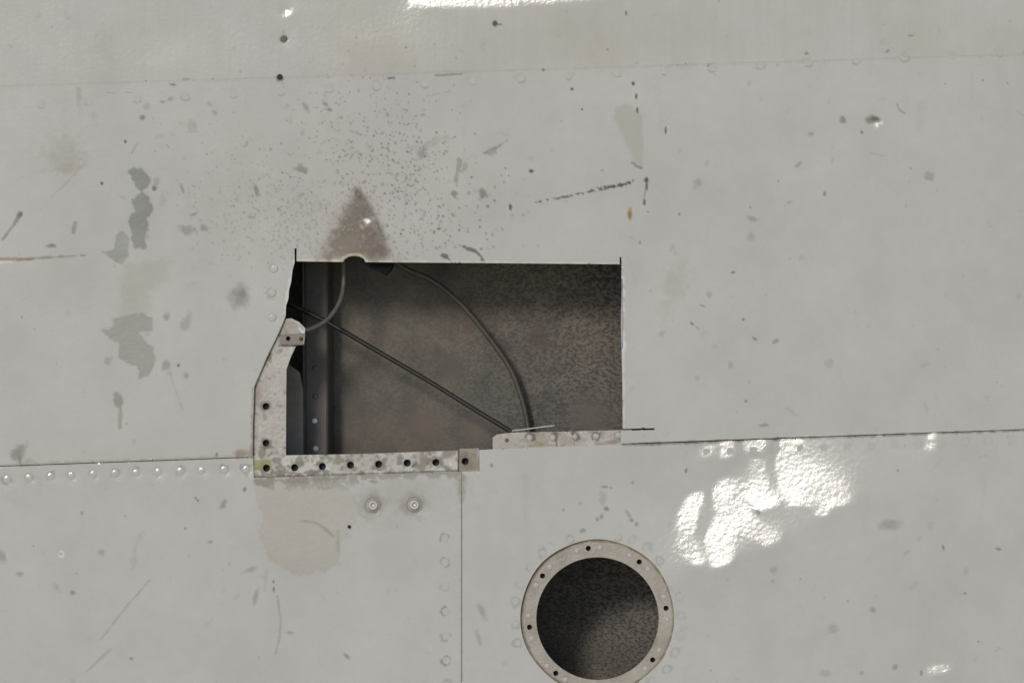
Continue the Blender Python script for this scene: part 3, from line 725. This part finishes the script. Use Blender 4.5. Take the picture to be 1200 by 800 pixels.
# paint flaked off along the saw cuts
C.stroke([(348, 305), (400, 305.6)], 1.6, (196, 187, 166), 0.75, rag=0.8, soft=1.0); C.stroke([(430, 306), (560, 307), (650, 308), (726, 308.6)], 1.5, (194, 187, 168), 0.7, rag=0.9, soft=1.0)
C.stroke([(400, 304), (404, 301), (409, 298.6), (415, 297.8), (422, 298.6), (427, 301.5), (430, 305)], 2.0, (184, 170, 142), 0.85, rag=0.4, soft=1.0)
C.stroke([(345, 306), (341, 325), (337, 345), (333.5, 368)], 2.2, (204, 200, 190), 0.7, rag=0.9, soft=1.0)
C.stroke([(730, 325), (731, 380), (731, 410)], 2.6, (222, 221, 212), 0.8, rag=1.0, soft=1.0); C.stroke([(730.5, 410), (731, 500)], 1.4, (204, 202, 194), 0.6, rag=0.6)
# bare flange metal
FL = Canvas(270, 350, 800, 830, 0.8, (0.52, 0.465, 0.375), (176, 167, 155), 0.42)
FL.col *= 1 + ((vnoise(FL.w, FL.h, 22, 5, 41) - 0.5) * 0.55)[..., None] * np.array((0.8, 1.0, 1.2))
def fl_ring_tone():
    w = FL.win(600, 620, 800, 830); sl, X, Y = w
    FL.col[sl] *= np.array((0.80, 0.76, 0.70))
fl_ring_tone()
STRIP_HOLES = [(312, 548), (345, 547.5), (377.5, 546), (410.5, 544.5), (443.5, 543.5), (477, 542), (510.5, 541.3)]
for _ in range(120):
    FL.ellipse(rng.uniform(294, 350), rng.uniform(376, 536), rng.uniform(0.8, 5), rng.uniform(0.8, 2.5), [(150, 138, 124), (160, 150, 138), (128, 112, 96), (196, 190, 180)][rng.integers(4)], rng.uniform(0.2, 0.7), 0.7, rng.uniform(0, 180), rag=0.7)
for (x, y) in STRIP_HOLES: FL.ellipse(x, y, 6.4, 6.4, (104, 94, 76), 0.6, 0.7, 0, rag=0.7)
sl, X_, Y_ = FL.win(290, 524, 566, 566)
nn = vnoise(FL.w, FL.h, 9 / FL.st, 4, 43)[sl]; n3 = vnoise(FL.w, FL.h, 16 / FL.st, 4, 44)[sl]
FL.blend(sl, np.clip((nn - 0.53) * 9, 0, 1) * 0.75, (122, 112, 96), 0.5)
FL.blend(sl, np.clip((n3 - 0.54) * 9, 0, 1) * 0.7, (204, 200, 190), 0.4)
FL.blend(sl, np.clip((0.36 - nn) * 9, 0, 1) * 0.6, (92, 84, 70), 0.5)
for _ in range(50):
    FL.ellipse(rng.uniform(297, 562), rng.uniform(532, 562), rng.uniform(1, 4.5), rng.uniform(0.8, 2.2), [(120, 112, 98), (140, 132, 118), (96, 90, 78), (196, 192, 184)][rng.integers(4)], rng.uniform(0.3, 0.9), 0.6, rng.uniform(0, 180), rag=0.6)
FL.blob([(297, 539), (317, 538), (318, 549), (306, 551), (297, 552)], (134, 132, 56), 0.95, 1.5, 1.2)
FL.blob([(345, 541), (355, 540), (355, 546), (347, 547)], (120, 118, 66), 0.9, 1.5, 1.2)
FL.blob([(370, 540), (379, 539), (378, 546), (370, 545)], (112, 106, 62), 0.9, 1.5, 1.2)
FL.blob([(438, 540), (450, 540), (449, 546), (440, 546)], (120, 116, 72), 0.7, 1.5, 1.4)
FL.stroke([(318, 553), (345, 554), (384, 552)], 5, (98, 90, 76), 0.7, rag=0.9, soft=2); FL.stroke([(297, 559), (420, 555), (540, 551)], 2.2, (92, 84, 70), 0.9, rag=0.5)
FL.blob([(330, 374), (345, 376), (357, 386), (357, 404), (330, 403), (327, 390)], (150, 138, 124), 0.75, 2, 3)
FL.stroke([(326, 393), (358, 391)], 1.6, (60, 54, 46), 0.9, rag=0.5); FL.stroke([(326, 404), (355, 404)], 2.4, (64, 58, 48), 0.8, rag=0.5)
FL.blob([(326, 392), (358, 391), (356, 404), (328, 404)], (118, 104, 90), 0.9, 1.5, 1.5)
FL.stroke([(350, 384), (354, 389), (357, 386)], 2, (235, 232, 224), 0.9)
FL.stroke([(298, 452), (297, 490), (296, 538)], 3, (120, 92, 70), 0.8, rag=0.5, soft=2); FL.ellipse(300, 462, 6, 9, (150, 128, 110), 0.6, 1.2)
for (x, y) in ((311, 475.5), (311, 518.5)): FL.ellipse(x, y, 6.5, 6.5, (86, 76, 64), 0.7, 0.6, 0, rag=0.4)
FL.ellipse(315, 417, 3, 5, (110, 98, 84), 0.9, 0.5, 20, rag=0.4); FL.speck(310, 416, 1.4, (60, 54, 46))
FL.blob([(537, 525), (561, 524), (562, 552), (537, 553)], (138, 120, 104), 0.95, 1.5, 2); FL.ellipse(546, 538, 8, 9, (106, 86, 70), 0.7, 1.0, 0, rag=0.5)
FL.stroke([(537, 526), (537, 553)], 2, (66, 56, 46), 0.9, rag=0.4)
for k in range(40):
    FL.ellipse(rng.uniform(578, 728), rng.uniform(505, 523), rng.uniform(1.5, 7), rng.uniform(1, 3), [(150, 138, 122), (186, 180, 168), (128, 116, 98)][rng.integers(3)], rng.uniform(0.3, 0.7), 0.7, rng.uniform(-20, 20), rag=0.5)
for (x, c) in ((590, (170, 156, 144)), (630, (150, 142, 112)), (665, (160, 138, 120))): FL.ellipse(x, 515, 14, 7, c, 0.6, 0.8, 0, rag=0.4)
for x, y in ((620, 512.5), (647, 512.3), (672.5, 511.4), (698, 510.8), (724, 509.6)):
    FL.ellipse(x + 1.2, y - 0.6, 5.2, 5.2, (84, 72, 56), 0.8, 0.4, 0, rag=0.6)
FL.stroke([(651, 506), (652, 523)], 1.8, (90, 78, 62), 0.9); FL.stroke([(620, 522), (651, 521)], 2, (150, 120, 70), 0.7)
a = np.linspace(0, 2 * math.pi, 60)
FL.stroke([(700 + 89 * math.cos(t), 722 + 89 * math.sin(t)) for t in a], 2.4, (112, 92, 62), 0.9, rag=0.4, soft=1.5)
for _ in range(60):
    t = rng.uniform(0, 6.28); r = rng.uniform(73, 89)
    FL.ellipse(700 + r * math.cos(t), 723 + r * math.sin(t), rng.uniform(1.5, 8), rng.uniform(1, 3.5), [(152, 140, 126), (170, 164, 152), (140, 128, 112)][rng.integers(3)], rng.uniform(0.2, 0.55), 0.9, math.degrees(t) + 90, rag=0.5)

# ------------------------------------------------------------------ the fuselage: one thing
def empty(name, label, cat):
    o = bpy.data.objects.new(name, None); COL.link(o); o.empty_display_size = 0.1
    o['label'] = label; o['category'] = cat
    return o
fus = empty('aircraft_fuselage', 'worn grey aircraft fuselage skin with a cut out opening and round access port', 'fuselage')
fus.rotation_euler = (R(-LEAN), 0, 0)

FX = 1.25
GAP = 0.45
outline_main = [(-150, seam_top(-150) - 14), (1350, seam_top(1350) - 14), (1350, seam_low(1350) - GAP), (729.2, seam_low(729) - GAP),
                (729.2, 519.5), (727.2, 519.5), (727.2, 504.6), (767, 503.4), (767, 501.4), (729.6, 502.2), (729.2, 450), (727.6, 380), (728.4, 340), (728.0, 301), (726.0, 301), (726.2, 309.6),
                (560, 308.2), (428, 307.2), (426.2, 303.2), (421.5, 300.8), (415, 300.0), (408.5, 301.0), (404.2, 303.6), (402, 307), (347.6, 306.2), (347.6, 291), (345.2, 291),
                (345.4, 306.5), (342.5, 318), (341.2, 330), (338.6, 340), (338.0, 350), (335.2, 358), (334.8, 370), (327.5, 388), (312, 420), (298, 453), (296.4, 500), (296, seam_low(296) - GAP), (-150, seam_low(-150) - GAP)]
# the diagonal slit: keep the corners ordered clockwise in the photo plane
ym = lines(86, 536 + 14, FX)
xm = lines(0, 1200, FX, -150, 1350)
def ext_y(a, b, fine): return lines(a, b, fine)
sk_main = sheet('skin_panel', xm, lines(40, 556, FX), outline_main, [], h_main, SK, 0.0, 0.002, [M_skin, M_edge], fus)
sk_main['label'] = 'grey painted skin panel with the rectangular cut out'

out_up = [(-150, -110), (1350, -110), (1350, seam_top(1350)), (-150, seam_top(-150))]
sk_up = sheet('skin_panel', xm, lines(0, 110, FX, -110, None), out_up, [], h_up, SK, 0.0, 0.0016, [M_skin, M_skin], fus)
sk_up['label'] = 'yellowed upper grey skin panel lapped over the one below'

out_ll = [(-150, seam_low(-150) + GAP), (296.5, seam_low(296) + GAP), (297.5, 559.8), (420, 556.6), (538, 552.4), (CUT_X - 0.25, 552.6), (CUT_X - 0.25, 905), (-150, 905)]
sk_ll = sheet('skin_panel', lines(0, CUT_X + 3, FX, -150, None), lines(528, 800, FX, None, 905), out_ll, [circle(409.5, 617, 1.8, 20)], h_low, SK, 0.0, 0.002, [M_skin, M_edge], fus)
sk_ll['label'] = 'lower grey skin panel with tan stain and two bolt heads'

RC = (700, 722)
ring_edge = [(RC[0] + (90.2 + 0.5 * math.sin(5 * t) + (1.6 if 0.5 < t < 0.75 else 0)) * math.cos(t), RC[1] + (90.2 + 0.5 * math.sin(7 * t)) * math.sin(t)) for t in np.linspace(0, 2 * math.pi, 97)[:-1]]
out_lr = [(CUT_X + 0.25, 552.4), (561.8, 551.8), (561.6, 527.0), (600, 525.0), (729, seam_low(729) + GAP), (1350, seam_low(1350) + GAP), (1350, 905), (CUT_X + 0.25, 905)]
sk_lr = sheet('skin_panel', lines(CUT_X - 3, 1200, FX, None, 1350), lines(490, 800, FX, None, 905), out_lr, [ring_edge], h_low, SK, 0.0, 0.002, [M_skin, M_edge], fus)
sk_lr['label'] = 'lower grey skin panel with bright glints and the round port'

# flanges behind the skin
def flange(name, outline, holes, y0, label=None, step=0.9, thick=0.0022, parent=None):
    xs = [p[0] for p in outline]; ys = [p[1] for p in outline]
    o = sheet(name, lines(min(xs) - 2, max(xs) + 2, step), lines(min(ys) - 2, max(ys) + 2, step), outline, holes, 0.0, FL, y0, thick, [M_flange, M_edge], parent or fus)
    if label: o['label'] = label
    return o
strip = flange('joint_strip', [(290, 533.8), (420, 531.5), (537, 527.4), (537, 570), (290, 575)], [circle(x, y, 4.2, 24) for x, y in STRIP_HOLES], 0.0016, 'pale drilled metal strip with green primer patches')
arm = flange('frame_flange', [(334, 373), (341, 372.5), (350, 377), (357, 384), (356.5, 391), (346, 405), (340, 418), (335, 432), (334.2, 537), (286, 540), (286, 450), (318, 384)], [circle(311, 475.5, 4.0, 24), circle(311, 518.5, 4.0, 24), circle(337.5, 396.5, 4.0, 24)], 0.0045, 'bare beige flange arm left of the opening')
tab = flange('bracket_tab', [(327, 392.5), (343, 391), (357.5, 390.5), (356, 403.8), (340, 404.5), (329, 403.5)], [circle(337.5, 396.5, 2.8, 20), circle(352.5, 396.8, 2.4, 20)], 0.0015, 'brownish bracket end with two holes')
clip = flange('corner_clip', [(537.6, 525.6), (561, 524.8), (561.2, 575), (538, 575)], [circle(545, 540.2, 4.2, 24)], 0.0010, 'dark brown square clip with one hole')
ledge = flange('joint_strip', [(577, 512), (582, 508.5), (600, 506.2), (652, 505.4), (740, 503.0), (740, 540), (577, 545)], [], 0.0030, 'beige lower ledge strip with rivets')
clip2 = flange('corner_clip', [(653, 507.0), (672, 506.5), (673, 523.5), (653, 524.5)], [], 0.0022, 'pinkish patch on the ledge strip')
PORT_HOLES = [(689, 641.8), (748.7, 657.6), (780, 711.8), (764.4, 772.3), (709, 803.5), (650.8, 788), (620, 734), (635.3, 674)]
ringo = flange('access_port_ring', circle(700, 722.5, 99, 96), [circle(699.7, 724, 71.8, 96)] + [circle(x, y, 3.1, 20) for x, y in PORT_HOLES], 0.0035, 'bare beige ring round the port with eight screw holes', step=1.0)

# nut plates behind the drilled holes
def backing(name, pts, y, parent, r):
    me = lathe_mesh(name, [(r, -0.002), (r, 0.0), (r * 0.25, 0.0)], M_dark, 16)
    for i, (x, yp) in enumerate(pts):
        o = link_mesh(name, me, parent); o.location = Vector(at(x, yp, 0.0)) + Vector((0, y, 0))
backing('nut_plate', STRIP_HOLES, 0.0105, strip, 0.008)
backing('nut_plate', [(311, 475.5), (311, 518.5)], 0.0125, arm, 0.008)
backing('nut_plate', [(337.5, 396.5), (352.5, 396.8)], 0.009, tab, 0.006)
backing('nut_plate', [(545, 540.2)], 0.0100, clip, 0.008)
backing('nut_plate', PORT_HOLES, 0.0115, ringo, 0.007)
# seam backing so the gaps stay dark
sl_me = lambda n, x0, y0f, y1f, x1: poly_mesh(n, np.concatenate([at([x0, x0, x1, x1], [y0f(x0), y1f(x0), y1f(x1), y0f(x1)], 0.006)]), np.zeros((0, 3), int), np.array([[0, 1, 2, 3]]), [M_joint])
for (x0, x1) in ((-150, 290), (735, 1350)):
    link_mesh('joint_backing', sl_me('joint_backing', x0, lambda x: seam_low(x) - 18, lambda x: seam_low(x) + 18, x1), fus)
link_mesh('joint_backing', sl_me('joint_backing', CUT_X - 14, lambda x: 572, lambda x: 905, CUT_X + 14), fus)
slot = box_mesh('slit_backing', tuple(at(730, 494, 0.006)), tuple(at(790, 513, 0.009)), M_dark); link_mesh('slit_backing', slot, fus)  # added dark boxes behind the saw slits, to keep them dark
link_mesh('slit_backing', box_mesh('slit_backing', tuple(at(722, 285, 0.012)), tuple(at(740, 304, 0.014)), M_dark), fus)

# rivets
def rivets(pts, prof, mat, hfun, parent, y0=0.0, name='rivet', n=20, smooth=True):
    me = lathe_mesh(name, [(r / 1000, h / 1000) for r, h in prof], mat, n, smooth)
    pts = [p for p in pts]
    for (x, y) in pts:
        h = float(hfun(np.array([float(x)]), np.array([float(y)]))[0]) if hfun else 0.0
        o = link_mesh(name, me, parent)
        o.location = Vector(at(x, y, 0.0)) + Vector((0, y0 - h / 1000, 0))
        o.rotation_euler = (random.uniform(-0.008, 0.008), random.uniform(0, 6.28), random.uniform(-0.008, 0.008))
DOME = [(5.0, -0.5), (5.0, -0.05), (4.5, 0.10), (3.4, 0.28), (2.0, 0.38), (0.8, 0.42)]
FLUSH = [(4.4, -0.5), (4.4, 0.06), (4.1, 0.16), (0.6, 0.16)]
rivets(LEFT_ROW, DOME, M_rivet, h_low, sk_ll)
rivets(COL_ROW, FLUSH, M_rivet, h_low, sk_ll, smooth=False)
rivets(SIDE_ROW, [(5.0, -0.5), (5.0, 0.1), (4.7, 0.55), (4.0, 0.9), (2.0, 0.95), (0.6, 0.95)], M_rivet, h_main, sk_main, smooth=False)
rivets([p for p in TOP_ROW if -20 < p[0] < 1220], FLUSH, M_rivet, h_main, sk_main, smooth=False)
rivets([p for p in LOW_ROW], FLUSH, M_rivet, h_low, sk_lr, smooth=False)
rivets(RING_ROW, [(3.7, -0.5), (3.7, 0.04), (3.5, 0.10), (0.5, 0.10)], M_rivet, h_low, sk_lr, smooth=False)
rivets([(333, 46)], [(3.6, -0.5), (3.6, 0.4), (2.8, 0.7), (0.4, 0.72)], M_frame, h_up, sk_up, name='screw_head', smooth=False)
rivets([(328, 90.4)], [(3.4, -0.5), (3.4, 0.3), (2.6, 0.5), (0.4, 0.5)], M_dark, h_up, sk_up, name='screw_head', smooth=False)
rivets([(752, 507.8), (780, 507)], FLUSH, M_rivet, h_main, sk_main, smooth=False)
rivets([(620, 512.5), (647, 512.3), (672.5, 511.4), (698, 510.8), (724, 509.6)], [(4.0, -0.9), (4.0, -0.5), (3.6, -0.2), (2.0, 0.0), (0.6, 0.02)], M_ring_rivet, None, ledge, 0.0022)
rivets([(593.5, 515.3)], [(2.4, -0.5), (2.4, 0.2), (1.2, 0.3)], M_frame, None, ledge, 0.003)
def pair_rivets():
    out = []
    for (x, y) in PORT_HOLES:
        t = math.atan2(y - 723, x - 700); r = math.hypot(x - 700, y - 723)
        for s in (-1, 1):
            tt = t + s * 0.165; out.append((700 + (r + 0.5) * math.cos(tt), 723 + (r + 0.5) * math.sin(tt)))
    return out
rivets(pair_rivets(), [(3.2, -0.5), (3.2, 0.15), (2.6, 0.25), (0.6, 0.28)], M_ring_rivet, None, ringo, 0.0035)
# two hex-washer bolts
for (x, y) in BIG:
    h = float(h_low(np.array([x]), np.array([y]))[0])
    b = link_mesh('bolt_head', lathe_mesh('bolt_head', [(0.0086, -0.001), (0.0086, 0.0004), (0.0080, 0.0009), (0.0062, 0.0011), (0.0058, 0.0022), (0.0050, 0.0030), (0.0030, 0.0030), (0.0026, 0.0022), (0.0006, 0.0021)], M_steel, 28), sk_ll)
    b.location = Vector(at(x, y, 0.0)) + Vector((0, -h / 1000, 0))

# ------------------------------------------------------------------ the bay behind the skin
def plane_part(name, pts, mat, parent=fus):
    me = bpy.data.meshes.new(name); me.from_pydata([tuple(p) for p in pts], [], [tuple(range(len(pts)))]); me.materials.append(mat)
    return link_mesh(name, me, parent)
bx0, bx1, bz0, bz1 = -0.42, 0.36, -0.62, 0.30
nX, nZ = 40, 46
gxs = np.linspace(bx0, bx1, nX); gzs = np.linspace(bz1, bz0, nZ)
VX, VZ = np.meshgrid(gxs, gzs)
VY = BACK_Y + 0.004 * np.sin(VX * 9 + 1) * np.cos(VZ * 7) + 0.10 * 0
idx = np.arange(nX * nZ).reshape(nZ, nX)
q = np.stack([idx[:-1, :-1], idx[1:, :-1], idx[1:, 1:], idx[:-1, 1:]], -1).reshape(-1, 4)
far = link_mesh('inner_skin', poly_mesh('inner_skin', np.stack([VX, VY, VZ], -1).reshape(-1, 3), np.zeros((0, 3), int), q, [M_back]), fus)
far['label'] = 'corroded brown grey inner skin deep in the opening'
YB = BACK_Y + 0.012
link_mesh('bay_wall', box_mesh('bay_wall', (bx0 - 0.004, 0.010, bz0), (bx0, YB, bz1), M_bay), fus)
link_mesh('bay_wall', box_mesh('bay_wall', (bx1, 0.010, bz0), (bx1 + 0.004, YB, bz1), M_bay), fus)
link_mesh('bay_wall', box_mesh('bay_wall', (bx0 - 0.004, 0.010, bz1), (bx1 + 0.004, YB, bz1 + 0.004), M_bay), fus)
link_mesh('bay_wall', box_mesh('bay_wall', (bx0 - 0.004, 0.010, bz0 - 0.004), (bx1 + 0.004, YB, bz0), M_bay), fus)
link_mesh('bay_wall', box_mesh('bay_wall', (bx0 - 0.004, BACK_Y + 0.012, bz0 - 0.004), (bx1 + 0.004, BACK_Y + 0.016, bz1 + 0.004), M_bay), fus)

# upright frame channel at the left of the opening
FY = 0.105
def slab(name, outline, y0, y1, mat, parent=fus, holes=()):
    """outline in mm on the photographed plane, given depth"""
    n = len(outline)
    A = at([p[0] for p in outline], [p[1] for p in outline], y0)
    B = A + np.array((0, y1 - y0, 0))
    V = [tuple(v) for v in np.concatenate([A, B])]
    F = [tuple(range(n)), tuple(range(2 * n - 1, n - 1, -1))] + [(i, i + n, (i + 1) % n + n, (i + 1) % n) for i in range(n)]
    me = bpy.data.meshes.new(name); me.from_pydata(V, [], F); me.materials.append(mat)
    bm = bmesh.new(); bm.from_mesh(me); bmesh.ops.recalc_face_normals(bm, faces=bm.faces)
    bmesh.ops.bevel(bm, geom=bm.edges[:], offset=0.0006, segments=1, affect='EDGES'); bm.to_mesh(me); bm.free()
    return link_mesh(name, me, parent)
chan = slab('frame_channel', [(356, 250), (383, 250), (383, 620), (358, 620), (356.5, 440)], FY, FY + 0.002, M_frame)
slab('channel_lip', [(353.5, 250), (356, 250), (357.5, 620), (355.5, 620), (354.5, 440)], FY - 0.016, FY, M_frame, chan)
slab('channel_web', [(383, 250), (384.5, 250), (384.5, 620), (383, 620)], FY + 0.002, BACK_Y - 0.006, M_frame, chan)
slab('frame_web', [(300, 425), (336, 425), (351, 436), (355, 455), (356, 620), (300, 620)], 0.07, 0.072, M_web)
rv = lathe_mesh('rivet', [(0.0032, -0.001), (0.0032, 0.0004), (0.0026, 0.001), (0.0008, 0.0013)], M_white, 16)
for (x, y) in ((368.8, 493), (370, 525.5)):
    o = link_mesh('rivet', rv, chan); o.location = Vector(at(x, y, FY))
rv2 = lathe_mesh('rivet', [(0.0036, -0.001), (0.0036, 0.0004), (0.0028, 0.001), (0.0008, 0.0013)], M_frame, 16)
for (x, y) in ((369.5, 431), (369.5, 464)):
    o = link_mesh('rivet', rv2, chan); o.location = Vector(at(x, y, FY))
# dark torn sealant hanging under the notch
slab('torn_sealant', [(424, 304), (462, 305), (459, 315), (452, 322.5), (446, 319), (432, 313.5), (424, 308)], 0.016, 0.024, M_seal)

# ------------------------------------------------------------------ cables (things of their own)
def cable(name, pts, rad, mat, label, cat='cable'):
    P = [tuple(at(x, y, d)) for (x, y, d) in pts]
    o = link_mesh(name, tube(name, P, rad, mat)); o['label'] = label; o['category'] = cat; o['group'] = 'cables inside the opening'; o.rotation_euler = (R(-LEAN), 0, 0)
    return o
cable('control_cable', [(420, 262, 0.10), (468, 310, 0.10), (505, 328, 0.105), (540, 356, 0.118), (572, 394, 0.128), (597, 430, 0.136), (611, 465, 0.142), (619, 500, 0.144), (622, 540, 0.144)], 0.0033, M_cable_o, 'thick olive cable curving down the right of the opening')
cable('control_cable', [(250, 312, 0.07), (300, 337, 0.07), (342, 357, 0.07), (390, 381, 0.072), (440, 410, 0.075), (500, 445, 0.078), (560, 482, 0.08), (598, 505, 0.08), (640, 532, 0.08)], 0.0027, M_cable, 'thin dark cable running diagonally down across the opening')
cable('drain_tube', [(403, 288, 0.05), (403, 312, 0.05), (402.5, 335, 0.048), (398, 354, 0.04), (386, 372, 0.03), (372, 382, 0.02), (357, 388, 0.010)], 0.0028, M_tube, 'short pale grey tube curving to the bracket at left', 'tube')
# bright sliver of cut metal on the ledge
P = [tuple(at(x, y, -0.0005)) for (x, y) in ((600, 504.5), (615, 502.8), (633, 500.4), (650, 498.4))]
sv = link_mesh('metal_sliver', tube('metal_sliver', P, 0.0007, M_burr, 6, 4)); sv['label'] = 'thin bright metal sliver sticking out over the ledge'; sv['category'] = 'metal sliver'; sv.rotation_euler = (R(-LEAN), 0, 0)
# ragged bright burr along the right cut edge
def burr():
    V, F = [], []
    zs = np.linspace(326, 408, 34)
    for i, y in enumerate(zs):
        w = 0.5 + 1.2 * math.exp(-((y - 372) / 28) ** 2) * (0.5 + 0.5 * random.random())
        V += [tuple(at(728.6, y, -0.0004)), tuple(at(728.6 + w * 0.6, y, -0.0016)), tuple(at(728.6 + w, y, 0.0003))]
    for i in range(len(zs) - 1):
        for k in (0, 1): F.append((3 * i + k, 3 * i + 3 + k, 3 * i + 4 + k, 3 * i + 1 + k))
    me = bpy.data.meshes.new('cut_burr'); me.from_pydata(V, [], F); me.materials.append(M_burr)
    return link_mesh('cut_burr', me, sk_main)
burr()
